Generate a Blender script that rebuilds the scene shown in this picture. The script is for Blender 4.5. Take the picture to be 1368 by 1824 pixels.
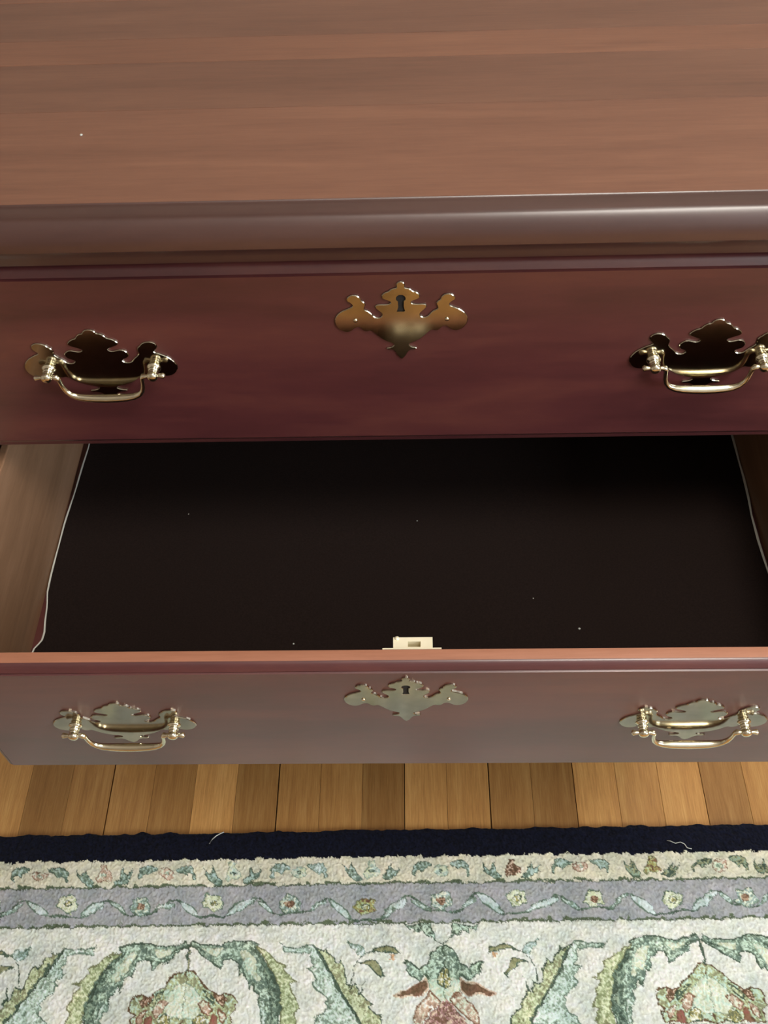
import bpy, bmesh, math, random
import numpy as np
from mathutils import Vector, Matrix
from mathutils.geometry import tessellate_polygon

for o in list(bpy.data.objects):
    bpy.data.objects.remove(o)
SC = bpy.context.scene
COL = SC.collection
rnd = random.Random(7)
rng = np.random.default_rng(11)

# ------------------------------------------------------------------ camera
Z0 = 0.8443                      # height of the upper drawer's face above the floor
F_PX, PITCH, YAW, ROLL = 1751.47, 52.705, -2.612, -2.739
CAM = np.array([0.0056, -0.54125, 0.44105 + Z0])
_p, _y, _r = (math.radians(a) for a in (PITCH, YAW, ROLL))
AX = np.array([math.sin(_y)*math.cos(_p), math.cos(_y)*math.cos(_p), -math.sin(_p)])
_ri = np.array([math.cos(_y), -math.sin(_y), 0.0])
_up = np.cross(_ri, AX)
RI = math.cos(_r)*_ri + math.sin(_r)*_up
UP = -math.sin(_r)*_ri + math.cos(_r)*_up
cd = bpy.data.cameras.new('camera')
cd.sensor_fit = 'HORIZONTAL'
cd.sensor_width = 36.0
cd.lens = F_PX/1368*36.0
cd.clip_start = 0.02
cam = bpy.data.objects.new('camera', cd)
COL.objects.link(cam)
m = Matrix.Identity(4)
for i in range(3):
    m[i][0], m[i][1], m[i][2], m[i][3] = RI[i], UP[i], -AX[i], CAM[i]
cam.matrix_world = m
SC.camera = cam


def at_z(x, y, z):
    """point of the horizontal plane at height z that the photograph shows at (x, y)"""
    q = AX + RI*(x - 684)/F_PX - UP*(y - 912)/F_PX
    return CAM + q*(z - CAM[2])/q[2]


# ------------------------------------------------------------------ light
SC.view_settings.view_transform = 'Standard'
SC.view_settings.look = 'None'
SC.view_settings.gamma = 1.0
SC.view_settings.use_curve_mapping = False
SC.view_settings.exposure = 1.12
w = bpy.data.worlds.new('world')
SC.world = w
w.use_nodes = True
w.node_tree.nodes['Background'].inputs[0].default_value = (0.75, 0.85, 1.0, 1)
w.node_tree.nodes['Background'].inputs[1].default_value = 1.0
RX, RYF, RYB, RH = 2.0, -3.0, 0.50, 2.45          # room half width, front and back wall, height
WIN = (-2.3, -0.9, 0.95, 2.15)                    # window in the right wall: y0, y1, z0, z1
ld = bpy.data.lights.new('window_daylight', 'AREA')
ld.shape = 'RECTANGLE'
ld.size, ld.size_y = WIN[1]-WIN[0]-0.1, WIN[3]-WIN[2]-0.1
ld.energy = 30
ld.color = (0.86, 0.94, 1.0)
lo = bpy.data.objects.new('window_daylight', ld)
COL.objects.link(lo)
lo.location = (RX+0.10, (WIN[0]+WIN[1])/2, (WIN[2]+WIN[3])/2)
lo.rotation_euler = (0, math.radians(90), 0)


# ------------------------------------------------------------------ helpers
def srgb(r, g, b):
    def c(v):
        v /= 255.0
        return v/12.92 if v <= 0.04045 else ((v+0.055)/1.055)**2.4
    return (c(r), c(g), c(b), 1.0)


def link(o, parent=None):
    COL.objects.link(o)
    if parent is not None:
        o.parent = parent
    return o


def empty(name, loc=(0, 0, 0), parent=None):
    o = bpy.data.objects.new(name, None)
    o.location = loc
    o.empty_display_size = 0.02
    return link(o, parent)


def tag(o, label=None, cat=None, group=None, kind=None):
    if label: o['label'] = label
    if cat: o['category'] = cat
    if group: o['group'] = group
    if kind: o['kind'] = kind
    return o


def mesh_obj(name, verts, faces, mat, parent=None, smooth=False, loc=None):
    me = bpy.data.meshes.new(name)
    me.from_pydata([tuple(v) for v in verts], [], faces)
    me.materials.append(mat)
    bm = bmesh.new(); bm.from_mesh(me)
    bmesh.ops.recalc_face_normals(bm, faces=bm.faces)
    bm.to_mesh(me); bm.free()
    if smooth:
        me.polygons.foreach_set('use_smooth', [True]*len(me.polygons))
    o = bpy.data.objects.new(name, me)
    if loc is not None: o.location = loc
    return link(o, parent)


def box(name, x0, x1, y0, y1, z0, z1, mat, parent=None, bevel=0.0):
    bm = bmesh.new()
    bmesh.ops.create_cube(bm, size=1.0)
    for v in bm.verts:
        v.co = Vector(((v.co.x)*(x1-x0), (v.co.y)*(y1-y0), (v.co.z)*(z1-z0)))
    if bevel:
        bmesh.ops.bevel(bm, geom=list(bm.edges), offset=bevel, segments=2, affect='EDGES', profile=0.5)
    me = bpy.data.meshes.new(name); bm.to_mesh(me); bm.free()
    me.materials.append(mat)
    o = bpy.data.objects.new(name, me)
    o.location = ((x0+x1)/2, (y0+y1)/2, (z0+z1)/2)
    return link(o, parent)


class NT:
    def __init__(s, name):
        s.m = bpy.data.materials.new(name); s.m.use_nodes = True
        s.t = s.m.node_tree; s.b = s.t.nodes['Principled BSDF']
    def n(s, typ, **kw):
        nd = s.t.nodes.new(typ)
        for k, v in kw.items(): setattr(nd, k, v)
        return nd
    def l(s, a, b): s.t.links.new(a, b)
    def set(s, **kw):
        for k, v in kw.items(): s.b.inputs[k.replace('_', ' ')].default_value = v


def wood(name, dark, mid, light, scale=(1, 1, 1), rough=0.35, coat=0.3, coat_rough=0.2, grain=1.0, bump=0.02, vary=0.0, spec=0.5):
    """grain runs along the axis with the small scale value"""
    t = NT(name)
    tc = t.n('ShaderNodeTexCoord'); mp = t.n('ShaderNodeMapping'); mp.inputs['Scale'].default_value = scale
    oi = t.n('ShaderNodeObjectInfo')
    add = t.n('ShaderNodeVectorMath', operation='MULTIPLY_ADD')
    add.inputs[1].default_value = (13.0, 7.0, 5.0)
    t.l(oi.outputs['Random'], add.inputs[0]); t.l(tc.outputs['Object'], add.inputs[2])
    t.l(add.outputs[0], mp.inputs['Vector'])
    n1 = t.n('ShaderNodeTexNoise'); n1.inputs['Scale'].default_value = 1.0; n1.inputs['Detail'].default_value = 5; n1.inputs['Distortion'].default_value = 0.6
    n2 = t.n('ShaderNodeTexNoise'); n2.inputs['Scale'].default_value = 7.0; n2.inputs['Detail'].default_value = 6; n2.inputs['Roughness'].default_value = 0.7
    t.l(mp.outputs[0], n1.inputs['Vector']); t.l(mp.outputs[0], n2.inputs['Vector'])
    mx = t.n('ShaderNodeMix', data_type='FLOAT'); mx.inputs[0].default_value = 0.45*grain
    t.l(n1.outputs['Fac'], mx.inputs[2]); t.l(n2.outputs['Fac'], mx.inputs[3])
    cr = t.n('ShaderNodeValToRGB')
    e = cr.color_ramp.elements
    e[0].position = 0.30; e[0].color = dark
    e[1].position = 0.72; e[1].color = light
    k = e.new(0.5); k.color = mid
    t.l(mx.outputs[0], cr.inputs[0])
    hs = t.n('ShaderNodeHueSaturation')
    t.l(cr.outputs[0], hs.inputs['Color'])
    if vary:
        mr = t.n('ShaderNodeMapRange'); mr.inputs[3].default_value = 1-vary; mr.inputs[4].default_value = 1+vary
        t.l(oi.outputs['Random'], mr.inputs[0]); t.l(mr.outputs[0], hs.inputs['Value'])
    # a tint carried by the object itself (each board has its own tone)
    mul = t.n('ShaderNodeMix', data_type='RGBA', blend_type='MULTIPLY'); mul.inputs[0].default_value = 1.0
    t.l(hs.outputs[0], mul.inputs[6]); t.l(oi.outputs['Color'], mul.inputs[7])
    t.l(mul.outputs[2], t.b.inputs['Base Color'])
    t.set(Roughness=rough, Coat_Weight=coat, Coat_Roughness=coat_rough, Specular_IOR_Level=spec)
    bp = t.n('ShaderNodeBump'); bp.inputs['Strength'].default_value = 0.25; bp.inputs['Distance'].default_value = bump*0.01
    t.l(n2.outputs['Fac'], bp.inputs['Height']); t.l(bp.outputs[0], t.b.inputs['Normal'])
    return t.m


def plain(name, col, rough=0.6, metal=0.0, noise=0.08, nscale=40, **kw):
    t = NT(name)
    tc = t.n('ShaderNodeTexCoord'); n1 = t.n('ShaderNodeTexNoise'); n1.inputs['Scale'].default_value = nscale; n1.inputs['Detail'].default_value = 4
    t.l(tc.outputs['Object'], n1.inputs['Vector'])
    cr = t.n('ShaderNodeValToRGB')
    cr.color_ramp.elements[0].position = 0.3; cr.color_ramp.elements[1].position = 0.7
    cr.color_ramp.elements[0].color = tuple(c*(1-noise) for c in col[:3])+(1,)
    cr.color_ramp.elements[1].color = tuple(min(1, c*(1+noise)) for c in col[:3])+(1,)
    t.l(n1.outputs['Fac'], cr.inputs[0]); t.l(cr.outputs[0], t.b.inputs['Base Color'])
    t.set(Roughness=rough, Metallic=metal, **kw)
    return t.m


M = {}
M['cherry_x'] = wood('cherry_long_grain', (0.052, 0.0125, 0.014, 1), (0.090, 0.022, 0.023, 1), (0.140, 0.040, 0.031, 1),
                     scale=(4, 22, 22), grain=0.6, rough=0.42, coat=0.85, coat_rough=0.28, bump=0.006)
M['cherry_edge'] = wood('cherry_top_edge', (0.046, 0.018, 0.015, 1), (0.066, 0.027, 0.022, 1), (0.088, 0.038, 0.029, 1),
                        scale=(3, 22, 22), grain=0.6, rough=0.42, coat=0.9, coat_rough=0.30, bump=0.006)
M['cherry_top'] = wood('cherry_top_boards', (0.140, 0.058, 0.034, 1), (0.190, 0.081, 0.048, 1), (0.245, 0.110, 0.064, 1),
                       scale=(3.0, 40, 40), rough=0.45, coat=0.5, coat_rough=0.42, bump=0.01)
M['cherry_z'] = wood('cherry_upright_grain', (0.045, 0.010, 0.008, 1), (0.085, 0.020, 0.014, 1), (0.125, 0.034, 0.020, 1),
                     scale=(45, 45, 2.5), rough=0.35, coat=0.3, coat_rough=0.3, bump=0.01)
M['drawer_wood'] = wood('drawer_side_wood', (0.20, 0.105, 0.055, 1), (0.275, 0.150, 0.082, 1), (0.36, 0.205, 0.12, 1),
                        scale=(30, 3, 30), rough=0.45, coat=0.15, coat_rough=0.35)
M['edge_wood'] = wood('drawer_edge_wood', (0.30, 0.115, 0.062, 1), (0.38, 0.155, 0.088, 1), (0.46, 0.20, 0.12, 1),
                      scale=(3, 40, 40), rough=0.5, coat=0.1, coat_rough=0.4)
M['oak'] = wood('oak_floor', (0.31, 0.140, 0.040, 1), (0.47, 0.235, 0.070, 1), (0.62, 0.36, 0.125, 1),
                scale=(90, 4.0, 30), grain=1.3, rough=0.38, coat=0.2, coat_rough=0.3, bump=0.02)
M['brass'] = plain('aged_brass', (0.43, 0.385, 0.29, 1), rough=0.11, metal=1.0, noise=0.12, nscale=90)
M['brass_bright'] = plain('polished_brass', (0.82, 0.77, 0.60, 1), rough=0.18, metal=1.0, noise=0.05, nscale=90)
M['lock'] = plain('lock_brass', (0.92, 0.84, 0.62, 1), rough=0.45, metal=0.25, noise=0.05)
M['hole_shade'] = plain('keyhole_shade', (0.010, 0.008, 0.007, 1), rough=0.9)
M['liner'] = plain('black_felt', (0.0145, 0.0085, 0.0070, 1), rough=0.95, noise=0.25, nscale=600, Specular_IOR_Level=0.15)
M['white_edge'] = plain('white_backing', (0.62, 0.62, 0.56, 1), rough=0.8)
M['lint'] = plain('white_lint', (0.60, 0.62, 0.58, 1), rough=0.9)
M['wall'] = plain('wall_paint', (0.42, 0.37, 0.31, 1), rough=0.8, noise=0.02, nscale=3)
M['ceil'] = plain('ceiling_paint', (0.75, 0.74, 0.70, 1), rough=0.9, noise=0.02, nscale=3)
M['trim'] = plain('white_trim', (0.78, 0.77, 0.73, 1), rough=0.4, noise=0.02)
M['subfloor'] = plain('dark_joint', (0.03, 0.014, 0.006, 1), rough=0.9)

# ------------------------------------------------------------------ the room
FX0, FX1 = -RX, RX
floor = empty('floor'); tag(floor, kind='structure')
box('subfloor', FX0, FX1, RYF, RYB, -0.03, -0.008, M['subfloor'], floor)
PW, PX0 = 0.05715, -0.00772                      # board width, one joint
TONE = {0: 1.14, 1: .78, 2: .92, 3: .98, 4: .90, 5: 1.30, 6: .86, 7: .98, 8: 1.0, 9: .76, 10: 1.14, 11: 1.10, 12: .88, 13: .80,
        14: 1.24, 15: 1.05, 16: 1.10, 17: .78, 18: .98}
GAP = {3: .0016, 7: .0016, 10: .0010, 12: .0014, 14: .0010, 17: .0007}
pm = {}
k0 = int(math.ceil((FX0-PX0)/PW)); k1 = int(math.floor((FX1-PX0)/PW))
for k in range(k0, k1):
    i = k+10                                     # joint i lies on the board's left side
    gl, gr = GAP.get(i, .0003)/2, GAP.get(i+1, .0003)/2
    key = (gl, gr)
    if key not in pm:
        o = box('floor_plank', gl-PW/2, PW/2-gr, RYF, RYB, -0.008, 0, M['oak'], floor, bevel=0.0004)
        me = o.data
        me.transform(Matrix.Translation((o.location.x, 0, 0)))
        pm[key] = me
    else:
        o = link(bpy.data.objects.new('floor_plank', pm[key]), floor)
    o.location = (PX0+(k+.5)*PW, (RYF+RYB)/2, -0.004)
    tn = TONE.get(i, rnd.uniform(.78, 1.22))**1.35*1.04
    o.color = (tn, tn*(0.94+.06*tn), tn*(0.85+.15*tn), 1)


def structure(o): return tag(o, kind='structure')
structure(box('ceiling', FX0, FX1, RYF, RYB, RH, RH+.06, M['ceil']))
structure(box('wall_back', FX0, FX1, RYB, RYB+.1, -.03, RH, M['wall']))
structure(box('wall_front', FX0, FX1, RYF-.1, RYF, -.03, RH, M['wall']))
structure(box('wall_left', FX0-.1, FX0, RYF-.1, RYB+.1, -.03, RH, M['wall']))
wr = structure(empty('wall_right'))
box('wall_panel', RX, RX+.1, RYF-.1, WIN[0], -.03, RH, M['wall'], wr)
box('wall_panel', RX, RX+.1, WIN[1], RYB+.1, -.03, RH, M['wall'], wr)
box('wall_panel', RX, RX+.1, WIN[0], WIN[1], -.03, WIN[2], M['wall'], wr)
box('wall_panel', RX, RX+.1, WIN[0], WIN[1], WIN[3], RH, M['wall'], wr)
wn = structure(empty('window_1'))
for y0, y1, z0, z1 in ((WIN[0], WIN[1], WIN[2]-.06, WIN[2]), (WIN[0], WIN[1], WIN[3], WIN[3]+.06),
                       (WIN[0]-.06, WIN[0], WIN[2]-.06, WIN[3]+.06), (WIN[1], WIN[1]+.06, WIN[2]-.06, WIN[3]+.06)):
    box('window_frame', RX-.02, RX-.001, y0, y1, z0, z1, M['trim'], wn)
box('window_bar', RX+.02, RX+.05, (WIN[0]+WIN[1])/2-.015, (WIN[0]+WIN[1])/2+.015, WIN[2], WIN[3], M['trim'], wn)
box('window_bar', RX+.02, RX+.05, WIN[0], WIN[1], 1.53, 1.56, M['trim'], wn)
for nm, a in (('baseboard_back', (FX0, FX1, RYB-.015, RYB, 0, .10)), ('baseboard_left', (FX0, FX0+.015, RYF, RYB-.016, 0, .10)),
              ('baseboard_right', (RX-.015, RX, RYF, RYB-.016, 0, .10))):
    structure(box(nm, *a, M['trim'], bevel=.003))

# a flush ceiling lamp, behind and above the photographer
lamp = tag(empty('ceiling_lamp', (0.60, -0.62, RH)), 'round white flush ceiling lamp', 'lamp')
def lathe(name, prof, mat, parent, seg=24, axis='Z', loc=(0, 0, 0)):
    vs, fs = [], []
    for r, h in prof:
        for s in range(seg):
            a = 2*math.pi*s/seg
            p = (r*math.cos(a), r*math.sin(a), h)
            if axis == 'Y': p = (p[0], -h, p[1])
            vs.append(p)
    for i in range(len(prof)-1):
        for s in range(seg):
            s2 = (s+1) % seg
            fs.append((i*seg+s, i*seg+s2, (i+1)*seg+s2, (i+1)*seg+s))
    fs.append(tuple(range(seg))); fs.append(tuple((len(prof)-1)*seg+s for s in range(seg)))
    return mesh_obj(name, vs, fs, mat, parent, smooth=True, loc=loc)
em = NT('lamp_glass'); em.set(Base_Color=(0.9, 0.85, 0.75, 1), Emission_Color=(1.0, 0.95, 0.86, 1), Emission_Strength=11.5)
lathe('lamp_shade', [(.32, -.03), (.32, -.05), (.28, -.085), (.18, -.11), (.03, -.12)], em.m, lamp)
lathe('lamp_base', [(.33, 0), (.33, -.03), (.31, -.032)], M['trim'], lamp)

# ------------------------------------------------------------------ the chest of drawers
HW, P_OUT, DP = 0.357, 0.19513, 0.21161          # drawer front half width, pull-out, drawer pitch
chest = tag(empty('chest_of_drawers', (0, 0.22, 0)),
            'dark cherry chest of drawers with brass pulls and one drawer pulled open', 'chest')
chest_in = chest


def child(o):
    """keep world placement under the chest's own origin"""
    if o.parent is chest:
        o.location = Vector(o.location) - Vector(chest.location)
    return o


CB, CF = 0.46, 0.0162                             # case back and front faces
for s in (-1, 1):
    child(box('case_side', min(s*.362, s*.388), max(s*.362, s*.388), CF, CB, .09, Z0+.0195, M['cherry_z'], chest, bevel=.0015))
child(box('case_back', -.3615, .3615, CB-.008, CB-.001, .09, Z0+.0195, M['cherry_z'], chest))
for zt, zb in ((.0195, .004), (-.176, -.190), (-.176-DP, -.190-DP), (-.176-2*DP, -.190-2*DP), (-.735, -.7543)):
    child(box('rail', -.3615, .3615, CF, CF+.05, Z0+zb, Z0+zt, M['cherry_x'], chest, bevel=.0008))
for zb in (-.190, -.190-DP, -.190-2*DP, -.7543):
    for s in (-1, 1):
        child(box('runner', min(s*.340, s*.3615), max(s*.340, s*.3615), CF+.0505, CB-.009, Z0+zb, Z0+zb+.012, M['drawer_wood'], chest))


def sweep(name, prof, hw, yf, yb, mat):
    """moulding carried round the two sides and the front; profile is (outward, z)"""
    path = [((-hw, yb), (-1, 0)), ((-hw, yf), (-1, -1)), ((hw, yf), (1, -1)), ((hw, yb), (1, 0))]
    vs, fs = [], []
    n = len(prof)
    for (px, py), (dx, dy) in path:
        for o_, z in prof:
            vs.append((px+dx*o_, py+dy*o_, z))
    for i in range(3):
        for j in range(n):
            j2 = (j+1) % n
            fs.append((i*n+j, i*n+j2, (i+1)*n+j2, (i+1)*n+j))
    fs.append(tuple(range(n))); fs.append(tuple(3*n+j for j in range(n)))
    o = mesh_obj(name, vs, fs, mat, chest, smooth=True)
    o.modifiers.new('edges', 'EDGE_SPLIT').split_angle = math.radians(38)
    return child(o)


prof = [(0.0, .0612), (0.0012, .0600)]
for i in range(9):                                # bullnose
    a = math.pi/2*i/8*1.02
    prof.append((0.0030+.0165*math.sin(a), .0405+.0190*math.cos(a)))
prof += [(.0193, .0372), (.0160, .0362), (.0158, .0345)]
for i in range(1, 6):                             # cove below
    a = math.pi/2*i/5
    prof.append((.0158-.0048*math.sin(a), .0345-.0125*(1-math.cos(a))))
prof += [(.0106, .0204), (0.0, .0204)]
prof = [(o_, z+Z0) for o_, z in prof]
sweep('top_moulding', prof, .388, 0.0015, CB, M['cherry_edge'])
# the boards of the top, each with its own tone
yb = [0.0017, .1105, .176, .212, .275, .345, CB]
tones = [(1.03, 1.02, 1.02), (.88, .89, .91), (1.08, 1.05, 1.02), (.90, .92, .95), (1.02, 1.0, 1.0), (.95, .97, 1.0)]
for i in range(6):
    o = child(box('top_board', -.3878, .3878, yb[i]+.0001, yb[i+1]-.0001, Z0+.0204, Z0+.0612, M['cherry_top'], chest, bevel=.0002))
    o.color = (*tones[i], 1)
base_prof = [(0, .09), (.004, .094), (.012, .088), (.016, .080), (.016, .06), (0, .06)]
sweep('base_moulding', [(a, b) for a, b in base_prof], .388, CF, CB, M['cherry_x'])
for sx in (-1, 1):
    for yy in (CF-.014, CB-.09):
        child(box('bracket_foot', min(sx*.30, sx*.402), max(sx*.30, sx*.402), yy, yy+.09, 0, .0602, M['cherry_z'], chest, bevel=.006))
child(box('base_panel', -.387, .387, CF+.001, CB-.001, .0605, .0895, M['cherry_x'], chest))


def front_mesh(h):
    """drawer front with a moulded lip; y = 0 is the face, z = 0 the top of the flat face"""
    zt, zb = .008, -h
    loops = [(0.0, .0155), (0.0, .0068), (.0006, .0054), (.0017, .0042), (.0034, .0030), (.0052, .0019), (.0064, .0012), (.0067, .0022), (.0074, .0022), (.0080, .0000)]
    vs, fs = [], []
    for ins, y in loops:
        vs += [(-HW+ins, y, zb+ins), (HW-ins, y, zb+ins), (HW-ins, y, zt-ins), (-HW+ins, y, zt-ins)]
    for i in range(len(loops)-1):
        for j in range(4):
            j2 = (j+1) % 4
            fs.append((i*4+j, i*4+j2, (i+1)*4+j2, (i+1)*4+j))
    fs.append((0, 1, 2, 3)); n = (len(loops)-1)*4; fs.append((n, n+1, n+2, n+3))
    return vs, fs


HD = .174
front_cache = {}
def drawer(out, zface, h=HD, open_=False):
    d = empty('drawer', (0, -out-chest.location.y, zface-chest.location.z), chest)
    if h not in front_cache:
        vs, fs = front_mesh(h)
        o = mesh_obj('front_panel', vs, fs, M['cherry_x'], d, smooth=True)
        o.data.materials.append(M['edge_wood'])
        for pl in o.data.polygons:                # upper edge behind the moulded lip gets a lighter colour
            if pl.normal.z > .9 and pl.center.y > .0065: pl.material_index = 1
        o.modifiers.new('edges', 'EDGE_SPLIT').split_angle = math.radians(40)
        front_cache[h] = o
    else:
        o = front_cache[h].copy(); link(o, d)
    bi, bo, zt, zb = .349, .3565, .0065, -h+.004
    for s in (-1, 1):
        box('side_panel', min(s*bi, s*bo), max(s*bi, s*bo), .0157, .43, zb, zt, M['drawer_wood'], d, bevel=.0012)
    box('back_panel', -bi, bi, .42, .43, zb, zt-.01, M['drawer_wood'], d)
    box('bottom_panel', -bi, bi, .0157, .4195, zb+.020, zb+.027, M['cherry_x'], d)
    return d


d_up = drawer(0, Z0)
d_open = drawer(P_OUT, Z0-DP, open_=True)
drawer(0, Z0-2*DP)
drawer(0, Z0-3*DP+.003, h=.108)

# lock in the open drawer: case behind the front, thin plate let into the back edge
lk = empty('lock', (0, 0, 0), d_open)
def ring_box(name, x0, x1, y0, y1, z0, z1, hx0, hx1, hy0, hy1, mat, parent):
    bm = bmesh.new()
    xs = [x0, hx0, hx1, x1]; ys = [y0, hy0, hy1, y1]
    V = {}
    for k, z in enumerate((z0, z1)):
        for i, x in enumerate(xs):
            for j, y in enumerate(ys): V[i, j, k] = bm.verts.new((x, y, z))
    for i in range(3):
        for j in range(3):
            if (i, j) != (1, 1):
                for k in (0, 1): bm.faces.new([V[i, j, k], V[i+1, j, k], V[i+1, j+1, k], V[i, j+1, k]])
    def wall(a, b): bm.faces.new([V[a+(0,)], V[b+(0,)], V[b+(1,)], V[a+(1,)]])
    for i in range(3): wall((i, 0), (i+1, 0)); wall((i, 3), (i+1, 3)); wall((0, i), (0, i+1)); wall((3, i), (3, i+1))
    wall((1, 1), (2, 1)); wall((1, 2), (2, 2)); wall((1, 1), (1, 2)); wall((2, 1), (2, 2))
    bmesh.ops.recalc_face_normals(bm, faces=bm.faces)
    me = bpy.data.meshes.new(name); bm.to_mesh(me); bm.free(); me.materials.append(mat)
    return link(bpy.data.objects.new(name, me), parent)
ring_box('lock_case', -.0090, .0205, .0166, .0262, -.030, .0076, .0020, .0115, .0180, .0226, M['lock'], lk)
box('lock_bolt', .0021, .0114, .0181, .0225, -.028, -.0060, M['brass'], lk)
box('lock_plate', -.0170, .0270, .0157, .0166, -.030, .0086, M['lock'], lk)
lathe('lock_rivet', [(.0018, 0), (.0018, .0008), (.0008, .0014)], M['lock'], lk, seg=10, loc=(-.0062, .0252, .0074))


# ---- brass: pierced plates, cut from sheet
def sheet(name, outline, holes, th, mat, parent, bevel=.0005):
    """outline and holes as (x, z) loops; plate stands on y = 0 and faces -y with a chamfered rim"""
    loops = [outline]+holes
    flat = [p for l in loops for p in l]
    def inset(l, d, sgn):
        out = []
        n = len(l)
        area = sum(l[i][0]*l[(i+1) % n][1]-l[(i+1) % n][0]*l[i][1] for i in range(n))
        s = (1 if area > 0 else -1)*sgn
        for i in range(n):
            a, b, c = Vector(l[i-1]), Vector(l[i]), Vector(l[(i+1) % n])
            t1 = (b-a).normalized(); t2 = (c-b).normalized()
            nn = Vector((-(t1.y+t2.y), t1.x+t2.x))
            if nn.length < 1e-6: nn = Vector((-t1.y, t1.x))
            nn.normalize()
            out.append(tuple(b+nn*d*s))
        return out
    li = [inset(outline, bevel, 1)]+[inset(h, bevel*.6, -1) for h in holes]
    tri = tessellate_polygon([[Vector((p[0], p[1], 0)) for p in l] for l in loops])
    fl2 = [p for l in li for p in l]
    n = len(flat)
    vs = [(x, 0.0, z) for x, z in flat]+[(x, -th+bevel, z) for x, z in flat]+[(x, -th, z) for x, z in fl2]
    fs = [tuple(t) for t in tri]+[tuple(2*n+i for i in t) for t in tri]
    b = 0
    for l in loops:
        k = len(l)
        for i in range(k):
            j = (i+1) % k
            for lv in (0, 1):
                fs.append((lv*n+b+i, lv*n+b+j, (lv+1)*n+b+j, (lv+1)*n+b+i))
        b += k
    return mesh_obj(name, vs, fs, mat, parent)


def smooth_loop(pts, it=1):
    """Chaikin smoothing of an open line, ends kept"""
    for _ in range(it):
        q = [pts[0]]
        for a, b in zip(pts[:-1], pts[1:]):
            q += [(a[0]*.75+b[0]*.25, a[1]*.75+b[1]*.25), (a[0]*.25+b[0]*.75, a[1]*.25+b[1]*.75)]
        q.append(pts[-1]); pts = q
    return pts


def mirrored(half):
    half = smooth_loop(half)
    return half+[(-x, z) for x, z in reversed(half) if abs(x) > 1e-7]


ESC = [(0, 92), (18, 95), (34, 108), (36, 128), (30, 142), (58, 148), (78, 152), (100, 172), (122, 176), (148, 192), (160, 212), (150, 232), (112, 246), (82, 258),
       (90, 274), (128, 280), (172, 278), (206, 282), (216, 298), (204, 318), (176, 340), (158, 358), (160, 380), (188, 394), (224, 384), (250, 352),
       (276, 332), (306, 322), (302, 298), (290, 276), (306, 254), (326, 244), (334, 218), (364, 198), (408, 196), (442, 216), (450, 246), (424, 258), (404, 276),
       (400, 292), (436, 308), (492, 328), (542, 366), (562, 414), (552, 458), (520, 494), (474, 514), (432, 508), (402, 486), (372, 468), (344, 476), (324, 502),
       (292, 512), (258, 500), (224, 528), (178, 572), (128, 602), (84, 616), (62, 632), (84, 656), (136, 662), (118, 682), (78, 678), (54, 700), (32, 742), (0, 768)]
ESC = [(x*8.6e-5, -(y-92)*1.09e-4) for x, y in ESC]
PLT = [(0, 98), (26, 102), (44, 114), (52, 130), (80, 134), (104, 152), (116, 170), (142, 176), (168, 190), (190, 212), (182, 228), (146, 242), (108, 256),
       (92, 266), (116, 282), (150, 276), (192, 266), (228, 284), (242, 310), (228, 336), (196, 348), (174, 358), (196, 380), (240, 378), (268, 346), (302, 322), (318, 300),
       (310, 272), (322, 250), (338, 240), (356, 220), (392, 206), (432, 206), (464, 226), (466, 258), (440, 280), (430, 294), (470, 308), (534, 342), (574, 392), (579, 436),
       (556, 476), (516, 500), (470, 506), (432, 488), (404, 470), (374, 478), (352, 502), (316, 506), (286, 496), (250, 528), (196, 560), (136, 580), (84, 590), (62, 600),
       (90, 618), (150, 624), (128, 642), (84, 640), (56, 656), (34, 686), (0, 704)]
PLT = [(x*1.0155e-4, -(y-98)*1.19e-4) for x, y in PLT]


def keyhole_loop():
    cx, cz, r = 0, -.0150, .0032
    l = []
    for i in range(13):
        a = math.radians(-55+290*i/12)
        l.append((cx+r*math.cos(a), cz+r*math.sin(a)))
    l += [(-.0017, -.0225), (-.0028, -.0268), (.0028, -.0268), (.0017, -.0225)]
    return l


esc_proto = None
def escutcheon(yf, ztop):
    global esc_proto
    loc = Vector((0, yf-.0001, ztop))-Vector(chest.location)
    e = empty('escutcheon', loc, chest)
    if esc_proto is None:
        parts = [sheet('back_plate', mirrored(ESC), [keyhole_loop()], .0012, M['brass'], e)]
        parts.append(box('keyhole_shade_plate', -.0042, .0042, -.0002, .00005, -.0285, -.0105, M['hole_shade'], e))  # dark plate behind the cut-out, painted as the shade inside it
        for s in (-1, 1):
            parts.append(lathe('nail', [(.0016, 0), (.0016, .0006), (.0009, .0012)], M['brass_bright'], e, seg=10, axis='Y', loc=(s*.0330, -.0011, -.0345)))
        esc_proto = parts
    else:
        for p in esc_proto: link(p.copy(), e)
    return e


def tube(name, pts, radii, mat, parent, seg=10):
    vs, fs = [], []
    for i, p in enumerate(pts):
        p = Vector(p)
        t = (Vector(pts[min(i+1, len(pts)-1)])-Vector(pts[max(i-1, 0)])).normalized()
        b = Vector((0, 1, 0)) if abs(t.y) < .8 else Vector((1, 0, 0))
        n1 = t.cross(b).normalized(); n2 = n1.cross(t).normalized()
        for s in range(seg):
            a = 2*math.pi*s/seg
            vs.append(p+(n1*math.cos(a)+n2*math.sin(a))*radii[i])
    for i in range(len(pts)-1):
        for s in range(seg):
            s2 = (s+1) % seg
            fs.append((i*seg+s, i*seg+s2, (i+1)*seg+s2, (i+1)*seg+s))
    fs.append(tuple(range(seg))); fs.append(tuple((len(pts)-1)*seg+s for s in range(seg)))
    return mesh_obj(name, vs, fs, mat, parent, smooth=True)


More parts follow.
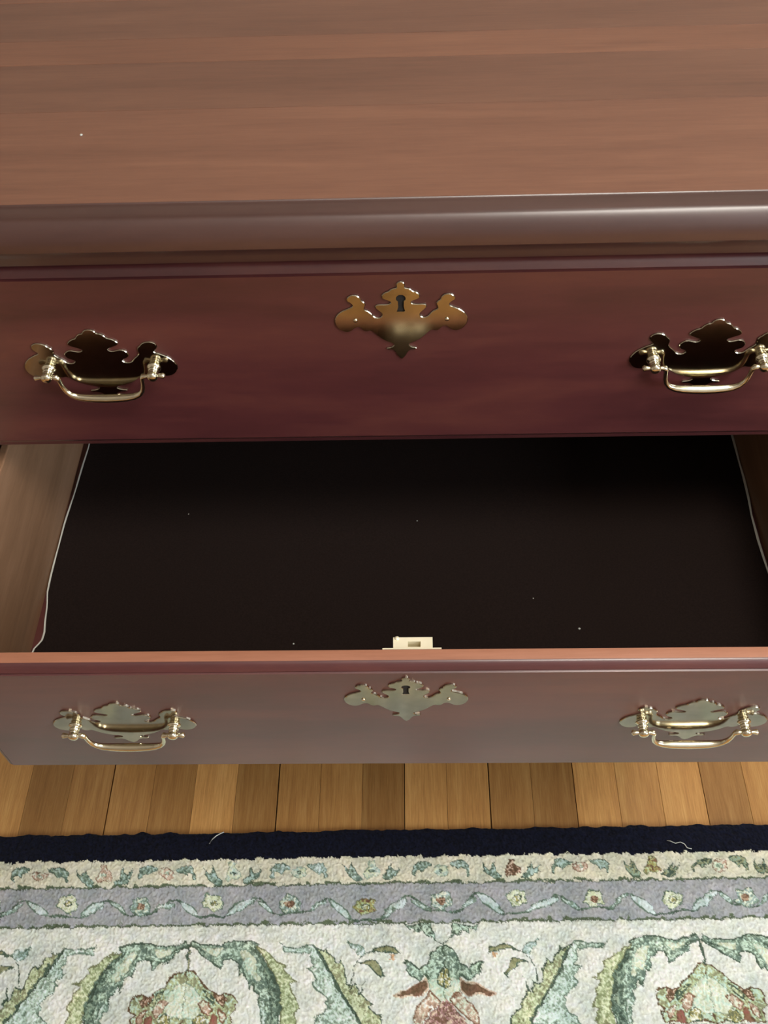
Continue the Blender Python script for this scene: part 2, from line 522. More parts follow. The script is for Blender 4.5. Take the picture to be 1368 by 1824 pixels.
PX, PZ, PL = .0405, -.0395, .0085                 # post spacing, height below the plate's top, stand-off
pull_proto = None
def pull(x, yf, ztop, tilt=0.0):
    """bail pull: pierced plate, two turned posts, swinging bail"""
    global pull_proto
    e = empty('drawer_pull', Vector((x, yf-.0001, ztop))-Vector(chest.location), chest)
    if pull_proto is None:
        parts = [sheet('back_plate', mirrored(PLT), [], .0012, M['brass'], e)]
        for s in (-1, 1):
            pr = [(.0062, 0), (.0062, .0012), (.0044, .0024), (.0036, .0042), (.0046, .0052), (.0050, .0064), (.0042, .0076), (.0036, .0088), (.0044, .0098), (.0046, .0108),
                  (.0038, .0120), (.0040, .0130), (.0046, .0142), (.0050, .0165), (.0046, .0190), (.0032, .0208), (.0014, .0216)]
            pr = [(r_*.88, h_*.56) for r_, h_ in pr]
            p = lathe('post', pr, M['brass_bright'], e, seg=18, axis='Y', loc=(s*PX, -.0012, PZ))
            parts.append(p)
        yb_ = -PL-.0012
        xi = PX
        half = [(-xi-.0098, 0), (-xi-.0085, 0), (-xi-.004, 0), (-xi+.004, 0), (-xi+.0072, -.0002), (-xi+.0084, -.0020), (-xi+.0088, -.0056), (-xi+.0094, -.0104), (-xi+.0108, -.0152),
                (-xi+.0138, -.0192), (-xi+.0186, -.0216), (-xi+.0245, -.0228), (-xi+.0320, -.0234), (0.0, -.0237)]
        rad = [.0012, .0024, .0013, .0013, .0024, .0019, .0017, .0018, .0020, .0023, .0028, .0032, .0034, .0035]
        pts = [(a, yb_, PZ+b) for a, b in half]+[(-a, yb_, PZ+b) for a, b in reversed(half[:-1])]
        rad = rad+list(reversed(rad[:-1]))
        b = tube('bail', pts, rad, M['brass_bright'], e)
        parts.append(b)
        pull_proto = parts
    else:
        for p in pull_proto: link(p.copy(), e)
    return e


for yf, zf in ((0, Z0), (-P_OUT, Z0-DP), (0, Z0-2*DP)):
    escutcheon(yf, zf-.0052)
    pull(-.2296, yf, zf-.0445)
    pull(.2296, yf, zf-.0445)

# ------------------------------------------------------------------ black liner lying in the open drawer
ZL = Z0-DP-HD+.004+.027+.0003
left_px = [(160, 800), (150, 832), (138, 872), (118, 935), (104, 985), (91, 1030), (87, 1058), (86, 1085), (83, 1110), (82, 1130), (77, 1145), (62, 1160)]
right_px = [(1303, 785), (1311, 815), (1321, 850), (1330, 890), (1337, 925), (1347, 965), (1358, 1000), (1370, 1035)]
lp = [at_z(x, y, ZL)[:2] for x, y in left_px]
rp = [at_z(x, y, ZL)[:2] for x, y in right_px]
lp = [(max(-.3462, a), b) for a, b in lp]
rp = [(min(.3462, a), b) for a, b in rp]
lp = [(-.3440, .2225)]+lp+[(lp[-1][0]-.001, -.17), (lp[-1][0]-.001, -P_OUT+.018)]
rp = [(.3462, .2225)]+rp+[(rp[-1][0], -.10), (.3460, -P_OUT+.018)]
liner = tag(empty('drawer_liner', (0, 0, ZL)), 'black felt liner with a white edge lying in the open drawer', 'liner')


def at_y(line, y):
    for a, b in zip(line[:-1], line[1:]):
        if b[1] <= y <= a[1]:
            t = (a[1]-y)/max(1e-9, a[1]-b[1])
            return a[0]+(b[0]-a[0])*t
    return line[-1][0] if y < line[-1][1] else line[0][0]


NY, NX = 90, 80
vs, fs = [], []
sheet_top = {}
for j in range(NY+1):
    y = .2225-(.2225+P_OUT-.018)*j/NY
    a, b = at_y(lp, y), at_y(rp, y)
    for i in range(NX+1):
        t = i/NX
        x = a+(b-a)*t
        e_ = min(t, 1-t)*(b-a)
        z = .0014+.0018*math.exp(-(e_/.010)**2)+.0004*math.sin(x*31+y*17)*math.sin(y*23)
        z += .0010*math.exp(-((x-.305+.06*y)/.004)**2)          # a soft crease
        vs.append((x, y, z))
for j in range(NY):
    for i in range(NX):
        q = j*(NX+1)+i
        fs.append((q, q+1, q+NX+2, q+NX+1))
mesh_obj('felt_sheet', vs, fs, M['liner'], liner, smooth=True)
for side, wd in ((0, .0011), (NX, .0017)):
    ev, ef = [], []
    sgn = -1 if side == 0 else 1
    for j in range(NY+1):
        x, y, z = vs[j*(NX+1)+side]
        wj = wd*(.75+.5*abs(math.sin(j*.21+side)))
        ev += [(x-sgn*.0002, y, z+.0002), (x+sgn*wj, y, z+.0004), (x+sgn*wj, y, .0001), (x-sgn*.0002, y, z-.0011)]
    for j in range(NY):
        for k in range(4):
            ef.append((j*4+k, j*4+(k+1) % 4, j*4+4+(k+1) % 4, j*4+4+k))
    ef.append((0, 1, 2, 3)); ef.append(tuple(NY*4+k for k in range(4)))
    mesh_obj('white_edge', ev, ef, M['white_edge'], liner)

# ------------------------------------------------------------------ the rug
RT = .0095                                        # pile height
SL = (at_z(1368, 1465, RT)[1]-at_z(0, 1487, RT)[1])/(at_z(1368, 1465, RT)[0]-at_z(0, 1487, RT)[0])
ORG = at_z(684, 1478, RT)
ca, sa = math.cos(math.atan(SL)), math.sin(math.atan(SL))


def uv(x, y):
    """photo pixel -> rug coordinates in mm: u along the edge, v in from the edge"""
    p = at_z(x, y, RT)
    dx, dy = p[0]-ORG[0], p[1]-ORG[1]
    return (1000*(dx*ca+dy*sa), 1000*(dx*sa-dy*ca))


G = 1.1                                           # grid step, mm
U0, U1 = -780.0, 780.0
V1 = 2*uv(684, 1830)[1]  # far side unseen; width made up to suit reflections in the brass
NU, NV = int((U1-U0)/G), int(V1/G)
us = U0+G*np.arange(NU+1)
vv = G*np.arange(NV+1)
UU, VV = np.meshgrid(us, vv)                       # [v, u]
sh = UU.shape


def blur(a, kx, ky):
    for ax, k in ((1, kx), (0, ky)):
        if k > 1:
            c = np.cumsum(np.pad(a, [(k, k) if i == ax else (0, 0) for i in (0, 1)], mode='wrap'), axis=ax)
            a = (np.take(c, range(k+k//2, k+k//2+sh[ax]), axis=ax)-np.take(c, range(k//2, k//2+sh[ax]), axis=ax))/k
    return a


def noise(kx, ky):
    n = blur(blur(rng.standard_normal(sh), kx, ky), kx, ky)
    return n/n.std()


n1, n3, n5, n12, n40 = noise(1, 1), noise(2, 2), noise(5, 4), noise(12, 12), noise(60, 50)
VW = VV+1.1*n5+.5*n1                               # wavy stripe limits
UW, VWm = UU+.9*n5+.35*n1, VV+.9*n12+.5*n5+.3*n1


def lin(c): return np.array(srgb(*c)[:3])


C = {k: lin(v) for k, v in dict(
    cream=(224, 230, 222), cream2=(222, 221, 200), grey=(170, 174, 178), navy=(12, 15, 31), line=(96, 110, 88), dark=(82, 100, 86),
    teal=(146, 168, 150), teal2=(196, 220, 206), teal3=(108, 130, 116), pale=(188, 202, 160), pale2=(156, 170, 126), pale3=(216, 226, 196),
    olive=(126, 132, 98), olive2=(156, 160, 124), bluew=(214, 230, 228), blueg=(178, 202, 198), brown=(134, 104, 84), brown2=(106, 86, 66),
    tan=(212, 192, 172), tan2=(188, 162, 140), red=(150, 98, 88), rose=(176, 138, 136), yol=(176, 172, 110), white=(226, 234, 218), orange=(206, 170, 132)).items()}
PAL = {  # three tones and a drawn outline (colour, width mm)
    'teal': ('teal', 'teal2', 'teal3', 'dark', 1.6), 'pale': ('pale', 'pale3', 'pale2', 'olive', 1.4), 'palm_l': ('teal2', 'bluew', 'teal', 'teal3', 1.5),
    'palm_r': ('pale', 'pale3', 'olive2', 'dark', 1.5), 'olive': ('olive2', 'olive', 'olive2', 'dark', 1.5), 'blue': ('bluew', 'blueg', 'bluew', 'teal3', 1.6),
    'bluethin': ('blueg', 'bluew', 'teal', 'teal3', 1.0), 'dark': ('dark', 'teal3', 'dark', 'dark', 0), 'bell': ('pale', 'teal2', 'olive2', 'brown2', 1.6),
    'white': ('white', 'teal2', 'pale3', 'teal', .9), 'brown': ('brown', 'brown2', 'brown', 'tan', 1.6), 'tan': ('tan', 'white', 'tan2', 'brown', 1.4),
    'red': ('red', 'brown', 'red', 'brown', .8), 'rose': ('rose', 'tan', 'brown', 'rose', .8), 'yol': ('yol', 'white', 'olive', 'dark', 1.0),
    'darkleaf': ('teal3', 'teal', 'dark', 'dark', 0), 'sprig': ('teal', 'teal2', 'dark', 'dark', 1.0), 'gleaf': ('teal', 'blueg', 'teal3', 'dark', .9), 'gleaf2': ('olive2', 'teal', 'dark', 'dark', .9),
    'pinkf': ('tan', 'white', 'tan2', 'brown', .9), 'whitef': ('white', 'pale3', 'teal2', 'teal', 1.0), 'brownf': ('brown', 'tan', 'brown2', 'brown2', .8),
    'bloomw': ('white', 'pale3', 'pale', 'teal3', 1.2), 'bloomy': ('yol', 'pale', 'brown', 'olive', 1.2), 'bloomb': ('blueg', 'white', 'teal', 'teal3', 1.2),
    'core': ('brown', 'tan2', 'brown2', 'brown', .5), 'orange': ('orange', 'tan', 'orange', 'orange', .5)}

COLR = np.empty(sh+(3,)); HGT = np.zeros(sh); LAB = np.zeros(sh, dtype=np.int32)
vA, vB, vC = uv(684, 1526)[1], uv(684, 1573)[1], uv(684, 1643)[1]
NAMES = {0: 'navy_border', 1: 'floral_stripe', 2: 'vine_stripe', 3: 'cream_field'}
VMIR = uv(684, 1830)[1]                            # the border repeats mirrored beyond this line
VF = np.where(VW > VMIR, 2*VMIR-VW, VW)
LAB[:] = np.where(VF < vA, 0, np.where(VF < vB, 1, np.where(VF < vC, 2, 3)))
for i, c in enumerate(('navy', 'cream2', 'grey', 'cream')):
    COLR[LAB == i] = C[c]
ln = (np.abs(VF-vB) < 1.3+.35*n5) | (np.abs(VF-vC) < 1.4+.35*n5)
COLR[ln] = C['line']; HGT[ln] -= .5
HGT[LAB == 0] -= .6


def paint(name, poly, pal, lift=.7, umin=None, umax=None):
    """poly in rug mm; fills colour, height and the id map; returns its id"""
    P = np.array(poly)
    a0 = max(0, int((P[:, 0].min()-4-U0)/G)); a1 = min(NU+1, int((P[:, 0].max()+4-U0)/G)+2)
    b0 = max(0, int((P[:, 1].min()-4)/G)); b1 = min(NV+1, int((P[:, 1].max()+4)/G)+2)
    if a1-a0 < 3 or b1-b0 < 3: return None
    X, Y = UW[b0:b1, a0:a1], VWm[b0:b1, a0:a1]
    ins = np.zeros(X.shape, bool); dist = np.full(X.shape, 1e9)
    n = len(P)
    for i in range(n):
        x1, y1 = P[i]; x2, y2 = P[(i+1) % n]
        if y1 != y2:
            ins ^= ((y1 > Y) != (y2 > Y)) & (X < (x2-x1)*(Y-y1)/(y2-y1)+x1)
        dx, dy = x2-x1, y2-y1
        t = np.clip(((X-x1)*dx+(Y-y1)*dy)/max(1e-9, dx*dx+dy*dy), 0, 1)
        dist = np.minimum(dist, np.hypot(X-x1-t*dx, Y-y1-t*dy))
    c1, c2, c3, co, wd = PAL[pal]
    q = (.55*n5+.75*n3+.55*n1)[b0:b1, a0:a1]
    col = np.where((q > .50)[..., None], C[c2], np.where((q < -.60)[..., None], C[c3], C[c1]))
    edge = ins & (dist < wd*(1+.3*n5[b0:b1, a0:a1]))
    sub = COLR[b0:b1, a0:a1]
    sub[ins] = col[ins]; sub[edge] = C[co]
    h = HGT[b0:b1, a0:a1]
    h[ins] = lift*np.clip(dist[ins]/2.5, 0, 1)-.35*edge[ins]
    mid = len(NAMES); NAMES[mid] = name
    LAB[b0:b1, a0:a1][ins] = mid
    return mid


def stroke(pts, wpx):
    """line of width wpx (rug mm) as a polygon"""
    P = [np.array(p) for p in pts]; L, R = [], []
    for i, p in enumerate(P):
        t = P[min(i+1, len(P)-1)]-P[max(i-1, 0)]; t = t/np.linalg.norm(t); nn = np.array([-t[1], t[0]])
        ww = wpx/2*(1 if 0 < i < len(P)-1 else .45)
        L.append(p+nn*ww); R.append(p-nn*ww)
    return [tuple(p) for p in L+R[::-1]]


# ---- main border: one half repeat, mirrored about both of its axes
UA, UB = uv(335, 1700)[0], uv(790, 1700)[0]
HP = UB-UA
FIELD = [
    ('leaf', 'teal', [(335, 1688), (343, 1676), (356, 1683), (376, 1684), (395, 1683), (406, 1678), (424, 1676), (446, 1680), (462, 1684), (457, 1692), (463, 1702), (476, 1716),
                      (484, 1732), (492, 1750), (497, 1775), (497, 1800), (494, 1832), (462, 1832), (467, 1812), (463, 1797), (458, 1782), (461, 1772), (453, 1768), (450, 1752), (443, 1768),
                      (440, 1755), (438, 1745), (434, 1737), (426, 1742), (425, 1728), (422, 1713), (411, 1708), (399, 1711), (394, 1729), (387, 1724), (368, 1711), (350, 1696)]),
    ('leaf_vein', 'white', [(424, 1692), (438, 1692), (450, 1704), (459, 1722), (464, 1744), (456, 1748), (448, 1735), (441, 1738), (436, 1722), (430, 1706)]),
    ('leaf_vein', 'white', [(356, 1689), (378, 1689), (398, 1688), (396, 1699), (386, 1708), (370, 1699)]),
    ('leaf_vein', 'darkleaf', [(470, 1716), (480, 1732), (489, 1752), (493, 1776), (493, 1802), (490, 1832), (478, 1832), (481, 1806), (478, 1780), (476, 1756), (470, 1738)]),
    ('leaf_vein', 'palm_l', [(459, 1790), (468, 1778), (474, 1790), (476, 1812), (473, 1832), (463, 1832), (466, 1812)]),
    ('leaf', 'pale', [(455, 1690), (470, 1694), (484, 1703), (494, 1714), (511, 1721), (506, 1728), (514, 1736), (519, 1743), (531, 1749), (517, 1752), (521, 1762), (527, 1776),
                      (534, 1798), (525, 1802), (529, 1815), (531, 1832), (497, 1832), (499, 1800), (498, 1775), (492, 1748), (484, 1730), (474, 1713), (461, 1700)]),
    ('bell_flower', 'bell', [(333, 1727), (345, 1731), (356, 1742), (366, 1753), (378, 1765), (390, 1774), (402, 1768), (414, 1770), (422, 1780), (419, 1792), (421, 1801), (408, 1807),
                             (413, 1815), (410, 1832), (333, 1832)]),
    ('petal', 'white', [(333, 1748), (345, 1757), (356, 1770), (362, 1786), (356, 1804), (344, 1815), (333, 1817)]),
    ('petal', 'tan', [(352, 1786), (364, 1779), (374, 1787), (378, 1802), (370, 1815), (360, 1806)]),
    ('petal', 'yol', [(344, 1812), (354, 1806), (364, 1813), (368, 1832), (342, 1832)]),
    ('petal', 'palm_r', [(362, 1760), (374, 1768), (384, 1782), (382, 1796), (374, 1784), (366, 1774)]),
    ('petal', 'brownf', [(378, 1767), (388, 1775), (399, 1772), (405, 1782), (398, 1794), (388, 1788), (382, 1778)]),
    ('petal', 'red', [(375, 1813), (380, 1807), (387, 1812), (388, 1832), (372, 1832)]),
    ('petal', 'tan', [(388, 1796), (398, 1800), (404, 1812), (400, 1826), (391, 1820)]),
    ('leaf', 'palm_l', [(498, 1676), (503, 1685), (520, 1686), (545, 1685), (558, 1683), (564, 1692), (574, 1706), (583, 1722), (592, 1740), (602, 1758), (615, 1778), (630, 1800), (645, 1832),
                        (556, 1832), (562, 1815), (575, 1806), (583, 1796), (577, 1789), (583, 1782), (573, 1773), (562, 1764), (555, 1752), (562, 1745), (553, 1735), (546, 1727),
                        (557, 1724), (551, 1713), (551, 1700), (540, 1696), (506, 1697)]),
    ('leaf', 'palm_r', [(558, 1683), (566, 1689), (577, 1694), (580, 1686), (585, 1697), (594, 1704), (600, 1716), (607, 1708), (612, 1720), (617, 1735), (619, 1752), (626, 1753), (634, 1748),
                        (636, 1757), (640, 1770), (652, 1741), (645, 1768), (652, 1782), (664, 1791), (659, 1797), (670, 1806), (681, 1808), (680, 1832), (645, 1832), (630, 1800), (615, 1778),
                        (602, 1758), (592, 1740), (583, 1722), (574, 1706), (564, 1692)]),
    ('sprig', 'bluethin', [(620, 1673), (628, 1680), (636, 1680), (648, 1687), (651, 1697), (641, 1706), (634, 1702), (630, 1692), (623, 1688)]),
    ('leaf', 'olive', [(645, 1701), (658, 1695), (672, 1687), (690, 1682), (705, 1689), (714, 1701), (703, 1699), (688, 1696), (668, 1696)]),
    ('leaf', 'olive', [(638, 1717), (650, 1712), (668, 1709), (679, 1722), (686, 1738), (681, 1742), (665, 1729), (652, 1719)]),
    ('petal', 'orange', [(693, 1699), (703, 1700), (701, 1710), (695, 1709)]),
    ('sprig', 'sprig', [(720, 1646), (735, 1650), (752, 1645), (768, 1643), (771, 1654), (777, 1674), (770, 1668), (759, 1669), (752, 1660), (741, 1665), (738, 1657), (728, 1656)]),
    ('flower', 'teal', [(792, 1681), (780, 1685), (771, 1694), (764, 1703), (760, 1715), (752, 1718), (748, 1725), (741, 1718), (733, 1714), (724, 1712), (719, 1717), (723, 1729), (731, 1739), (740, 1742),
                        (745, 1747), (760, 1738), (768, 1747), (792, 1748)]),
    ('petal', 'white', [(762, 1745), (776, 1740), (792, 1748), (792, 1788), (778, 1787), (768, 1772)]),
    ('petal', 'yol', [(792, 1718), (784, 1727), (779, 1742), (783, 1757), (792, 1761)]),
    ('petal', 'brown', [(764, 1741), (742, 1748), (728, 1757), (713, 1766), (700, 1772), (709, 1778), (735, 1775), (752, 1774), (765, 1764)]),
    ('petal', 'tan', [(766, 1764), (755, 1778), (745, 1790), (737, 1802), (734, 1832), (743, 1832), (755, 1816), (768, 1802), (779, 1790), (786, 1783), (775, 1772)]),
    ('petal', 'rose', [(792, 1780), (780, 1790), (770, 1804), (757, 1817), (755, 1832), (792, 1832)]),
]
LINES = [('stem', 'olive', [(335, 1687), (336, 1700), (336, 1730)], 2.6), ('spine', 'dark', [(338, 1688), (352, 1690), (366, 1698)], 3.0),
         ('spine', 'dark', [(446, 1692), (460, 1704), (473, 1719), (484, 1735), (493, 1758), (497, 1785), (494, 1832)], 4.2),
         ('spine', 'teal', [(560, 1688), (578, 1718), (600, 1757), (625, 1795), (645, 1832)], 2.0),
         ('stem', 'olive', [(646, 1703), (636, 1712), (628, 1740), (622, 1765)], 1.2), ('stem', 'olive', [(776, 1672), (789, 1680), (792, 1676)], 1.6)]


def field_copies(poly):
    for n in range(-2, 3):
        for mir in (False, True):
            q = [((2*UA-u if mir else u)+2*HP*n, v) for u, v in poly]
            mu = [p[0] for p in q]
            if max(mu) < U0 or min(mu) > U1: continue
            yield q
            q2 = [(u, 2*VMIR-v) for u, v in q]
            if min(p[1] for p in q2) < V1: yield q2


def axis(p):
    u, v = uv(*p)
    return (UA-.8 if p[0] <= 336 else UB+.8 if p[0] >= 790 else u, v)


for name, pal, px in FIELD:
    poly = [axis(p) for p in px]
    for q in field_copies(poly): paint(name, q, pal)
for name, pal, px, wd in LINES:
    poly = stroke([axis(p) for p in px], wd)
    for q in field_copies(poly): paint(name, q, pal, lift=.2)

# ---- floral stripe: alternating posies
def row_y(x, y0): return y0+(x-684)*(-22/1368)
def shifted(poly, lo, hi, period):
    """the traced stretch and its repeats to either side"""
    yield poly
    for s in (-1, 1):
        q = [(u+s*period, v) for u, v in poly]
        c = sum(p[0] for p in q)/len(q)
        if c < lo or c > hi: yield q
def both(poly):
    yield poly
    yield [(u, 2*VMIR-v) for u, v in poly]


ULO, UHI = uv(0, 1555)[0], uv(1368, 1545)[0]
PER4 = (uv(1198, 1600)[0]-uv(120, 1612)[0])/4
A_C = [(70, 'pinkf', 'gleaf'), (297, 'pinkf', 'gleaf'), (533, 'whitef', 'bluethin'), (785, 'whitef', 'gleaf'), (1035, 'pinkf', 'gleaf'), (1283, 'pinkf', 'gleaf2')]
B_C = [(185, 'pinkf', 'gleaf'), (414, 'whitef', 'gleaf'), (662, 'whitef', 'gleaf'), (912, 'brownf', 'gleaf'), (1160, 'bloomy', 'gleaf2'), (1392, 'pinkf', 'gleaf2')]
LA = [(-51, 11), (-50, -6), (-42, -14), (-28, -15), (-15, -11), (-18, -5), (-27, -2), (-33, 5), (-38, 0), (-43, 2), (-46, 12)]
FA = [(-13, -6), (-6, -10), (4, -9), (12, -5), (13, 4), (7, 9), (0, 13), (-7, 9), (-13, 3)]
LB = [(-52, -12), (-46, -4), (-41, 1), (-37, -4), (-34, -13), (-31, -4), (-26, 7), (-18, 12), (-19, 18), (-30, 20), (-40, 14), (-48, 4)]
FB = [(-5, -19), (6, -18), (7, -9), (12, -2), (16, 8), (10, 14), (0, 12), (-9, 15), (-15, 8), (-10, -2), (-7, -9)]
for cl, lf, fl, kk in ((A_C, LA, FA, 0), (B_C, LB, FB, 1)):
    for cx, fp, lpal in cl:
        cy = row_y(cx, 1550)
        for nm, shp, pal in (('leaf', lf, lpal), ('leaf', [(-a, b) for a, b in lf], lpal), ('flower', fl, fp)):
            jit = [(a+rnd.uniform(-1.6, 1.6), b+rnd.uniform(-1.3, 1.3)) for a, b in shp]
            poly = [uv(cx+a, cy+b) for a, b in jit]
            for q in shifted(poly, ULO-8, UHI+8, 4*PER4):
                for q2 in both(q): paint(nm, q2, pal, lift=.5)
        if fp in ('pinkf', 'whitef'):
            poly = [uv(cx+4.5*math.cos(a), cy+1+3.5*math.sin(a)) for a in np.linspace(0, 6.28, 9)[:-1]]
            for q in shifted(poly, ULO-8, UHI+8, 4*PER4): paint('flower_centre', q, 'white' if fp == 'pinkf' else 'sprig', lift=.6)

# ---- vine stripe: leaves, tendrils and blossoms
def leaf_between(a, b, w):
    a, b = np.array(a, float), np.array(b, float); t = b-a; L = np.linalg.norm(t); t /= L; nn = np.array([-t[1], t[0]])
    k = [(0, .25), (.2, .75), (.5, 1), (.8, .85), (1, .3)]
    return [tuple(a+t*L*s+nn*w*h*.5) for s, h in k]+[tuple(a+t*L*s-nn*w*h*.5) for s, h in reversed(k)]


LEAVES = [(48, 1607, 85, 1632), (143, 1633, 185, 1607), (320, 1604, 352, 1633), (402, 1629, 456, 1601), (586, 1601, 626, 1637), (681, 1634, 726, 1599), (848, 1592, 898, 1625),
          (936, 1625, 996, 1597), (1122, 1592, 1165, 1627), (1230, 1618, 1276, 1589)]
THIN = [(2, 1630, 40, 1612), (194, 1607, 225, 1627), (277, 1623, 312, 1610), (460, 1606, 487, 1627), (550, 1622, 581, 1603), (730, 1604, 772, 1621), (822, 1619, 846, 1597), (1000, 1597, 1032, 1617),
        (1088, 1617, 1117, 1592), (1279, 1591, 1307, 1607), (1348, 1612, 1372, 1592)]
VINE = [(-10, 1630), (44, 1606), (88, 1634), (138, 1634), (188, 1604), (228, 1630), (272, 1626), (316, 1602), (354, 1635), (400, 1631), (458, 1599), (492, 1628), (546, 1624), (583, 1599), (628, 1639), (679, 1636),
        (728, 1598), (774, 1624), (820, 1621), (847, 1591), (900, 1628), (934, 1627), (998, 1594), (1034, 1619), (1086, 1618), (1119, 1590), (1167, 1629), (1229, 1620), (1278, 1588), (1309, 1610), (1346, 1614), (1376, 1588)]
BLOOM = [(119, 1611, 'bloomw'), (250, 1613, 'bloomb'), (380, 1609, 'bloomw'), (516, 1610, 'bloomb'), (650, 1612, 'bloomy'), (786, 1605, 'bloomb'), (921, 1599, 'bloomw'), (1058, 1602, 'bloomw'), (1198, 1602, 'bloomw'), (1327, 1598, 'bloomb')]
BROWNC = {516, 786, 250, 1058, 1327}
for i in range(len(VINE)-1):
    a, b = VINE[i], VINE[i+1]
    cv = [(a[0]+(b[0]-a[0])*f_, a[1]+(b[1]-a[1])*(.5-.5*math.cos(math.pi*f_))) for f_ in np.linspace(-.04, 1.04, 9)]
    poly = stroke([uv(*p) for p in cv], 2.6)
    for q in shifted(poly, ULO, UHI, 4*PER4):
        for q2 in both(q): paint('vine', q2, 'dark', lift=-.2)
for lst, pal, wd in ((LEAVES, 'blue', 16), (THIN, 'bluethin', 9.5)):
    for x1, y1, x2, y2 in lst:
        poly = [uv(*p) for p in leaf_between((x1, y1), (x2, y2), wd)]
        for q in shifted(poly, ULO, UHI, 4*PER4):
            for q2 in both(q): paint('leaf', q2, pal, lift=.5)
BL = [(-20, 2), (-17, -10), (-9, -16), (0, -19), (10, -15), (18, -9), (21, 3), (16, 12), (8, 18), (-2, 20), (-11, 17), (-17, 11)]
for cx, cy, pal in BLOOM:
    ph = rnd.uniform(0, 1.2)
    poly = []
    for a in np.linspace(0, 2*math.pi, 25)[:-1]:
        rr = 19*(.80+.24*abs(math.sin(2.5*a+ph)))*rnd.uniform(.9, 1.08)
        poly.append(uv(cx+1.08*rr*math.cos(a), cy+.92*rr*math.sin(a)))
    core = [uv(cx+1+8*math.cos(a), cy+1+7*math.sin(a)*rnd.uniform(.8, 1.1)) for a in np.linspace(0, 6.28, 10)[:-1]]
    for q in shifted(poly, ULO, UHI, 4*PER4):
        for q2 in both(q): paint('blossom', q2, pal, lift=.5)
    for q in shifted(core, ULO, UHI, 4*PER4):
        paint('flower_centre', q, 'core' if cx in BROWNC else 'yol', lift=.6)

# ---- wool: fine unevenness of colour and pile
isnavy = (LAB == 0)
k = 1+.055*n1+.07*n3+.05*n12+.05*n40
k = np.where(isnavy, 1+.30*n1+.25*n3, k)
COLR *= np.clip(k, .35, 1.7)[..., None]
COLR[..., 0] *= 1+.020*n12; COLR[..., 2] *= 1-.025*n5
COLR = np.clip(COLR, .002, .93)
HGT += .30*n1+.28*n3+.25*n12
VEDGE = np.minimum(VV, NV*G-VV)
HGT = np.where(VEDGE < 4, HGT-(4-VEDGE)*.35, HGT)
ZZ = RT+HGT/1000.0
VE = VV.copy(); VE[0] += .9*n12[0]+.5*n5[0]

t = NT('rug_wool')
at_ = t.n('ShaderNodeAttribute'); at_.attribute_name = 'wool'
t.l(at_.outputs['Color'], t.b.inputs['Base Color'])
t.set(Roughness=0.95, Specular_IOR_Level=0.15, Sheen_Weight=0.12, Sheen_Roughness=0.5)
M['wool'] = t.m
rug = tag(empty('area_rug', (ORG[0], ORG[1], 0)), 'cream floral rug with a navy edge lying on the wooden floor', 'rug')
rug.rotation_euler.z = math.atan(SL)
PX_ = (UU/1000.0).ravel(); PY_ = (-VE/1000.0).ravel(); PZ_ = ZZ.ravel(); PC_ = COLR.reshape(-1, 3)
cell = LAB[:-1, :-1].ravel()
jj, ii = np.meshgrid(np.arange(NV), np.arange(NU), indexing='ij')
q0 = (jj*(NU+1)+ii).ravel()
quads = np.stack([q0, q0+NU+1, q0+NU+2, q0+1], 1)
order = np.argsort(cell, kind='stable')
sc_ = cell[order]
starts = np.flatnonzero(np.r_[True, sc_[1:] != sc_[:-1]])
ends = np.r_[starts[1:], len(sc_)]
for s_, e_ in zip(starts, ends):
    lab = int(sc_[s_])
    if e_-s_ < 6:
        continue
    f = quads[order[s_:e_]]
    used, inv = np.unique(f.ravel(), return_inverse=True)
    nf, nv = len(f), len(used)
    me = bpy.data.meshes.new(NAMES[lab])
    me.vertices.add(nv); me.loops.add(nf*4); me.polygons.add(nf)
    me.vertices.foreach_set('co', np.stack([PX_[used], PY_[used], PZ_[used]], 1).astype(np.float32).ravel())
    me.loops.foreach_set('vertex_index', inv.astype(np.int32).ravel())
    me.polygons.foreach_set('loop_start', np.arange(0, nf*4, 4, dtype=np.int32))
    me.polygons.foreach_set('loop_total', np.full(nf, 4, dtype=np.int32))
    me.update(calc_edges=True)
    ca_ = me.attributes.new('wool', 'FLOAT_COLOR', 'POINT')
    ca_.data.foreach_set('color', np.concatenate([PC_[used], np.ones((nv, 1))], 1).astype(np.float32).ravel())
    me.materials.append(M['wool'])
    link(bpy.data.objects.new(NAMES[lab], me), rug)
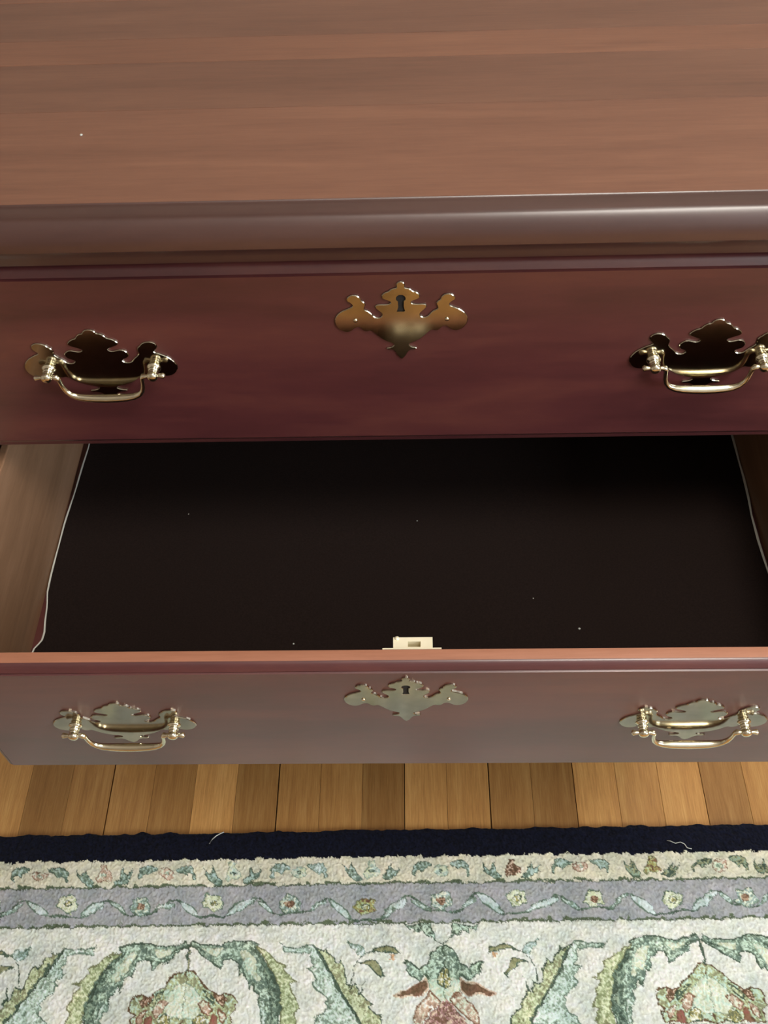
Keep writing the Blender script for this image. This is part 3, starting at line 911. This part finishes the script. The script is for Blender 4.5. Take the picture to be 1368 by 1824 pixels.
# backing and bound edge under the pile
M['rug_back'] = plain('rug_backing', tuple(C['navy']*.8)+(1,), rough=.95)
for row, sg in ((0, 1), (NV, -1)):
    vs, fs = [], []
    for i in range(0, NU+1, 3):
        yy = -VE[row, i]/1000
        vs += [(us[i]/1000, yy, ZZ[row, i]+.0002), (us[i]/1000, yy+sg*.0012, RT*.45), (us[i]/1000, yy, .0004)]
    for i in range(len(vs)//3-1):
        for k_ in range(2):
            fs.append((i*3+k_, i*3+k_+1, i*3+k_+4, i*3+k_+3))
    mesh_obj('bound_edge', vs, fs, M['rug_back'], rug, smooth=True)
box('rug_backing', U0/1000, U1/1000, -V1/1000+.003, -.003, .0003, .0035, M['rug_back'], rug)

# ------------------------------------------------------------------ lint and loose threads
def speck(px, z, r, label, squash=.5):
    p = at_z(*px, z)
    bm = bmesh.new(); bmesh.ops.create_icosphere(bm, subdivisions=1, radius=r)
    for v in bm.verts: v.co = Vector((v.co.x*rnd.uniform(.7, 1.2), v.co.y*rnd.uniform(.7, 1.2), v.co.z*squash))
    me = bpy.data.meshes.new('lint_speck'); bm.to_mesh(me); bm.free(); me.materials.append(M['lint'])
    o = link(bpy.data.objects.new('lint_speck', me)); o.location = (p[0], p[1], z+r*squash*.7)
    return tag(o, label, 'lint')


speck((145, 241), Z0+.0612, .0013, 'tiny white speck of lint on the chest top')
speck((1032, 1120), ZL+.0017, .0013, 'largest white speck of lint on the black drawer liner')
speck((523, 1147), ZL+.0017, .0009, 'pale speck of lint on the liner close against the drawer front')
for px, r in (((336, 916), .0007), ((743, 928), .0007), ((950, 1066), .0007)):
    o = speck(px, ZL+.0017, r, 'faint tiny speck of lint out on the black drawer liner'); o['group'] = 'lint on the drawer liner'


def thread(pxs, z, r, label):
    pts = [at_z(x, y, z+dz) for x, y, dz in pxs]
    c = sum(pts)/len(pts); c[2] = z
    o = tube('loose_thread', [tuple(p-c) for p in pts], [r]*len(pts), M['lint'], None, seg=6)
    o.location = tuple(c)
    return tag(o, label, 'thread')


thread([(373, 1503, .0006), (378, 1495, .0012), (385, 1489, .0014), (392, 1485, .0012), (399, 1482, .0006)], RT, .0007, 'short white thread lying across the navy rug edge')
thread([(1188, 1497, .001), (1194, 1498, .003), (1203, 1502, .0035), (1212, 1500, .003), (1219, 1503, .004), (1224, 1510, .003), (1232, 1512, .001)], RT, .0005, 'curly white thread fraying over the navy rug edge')
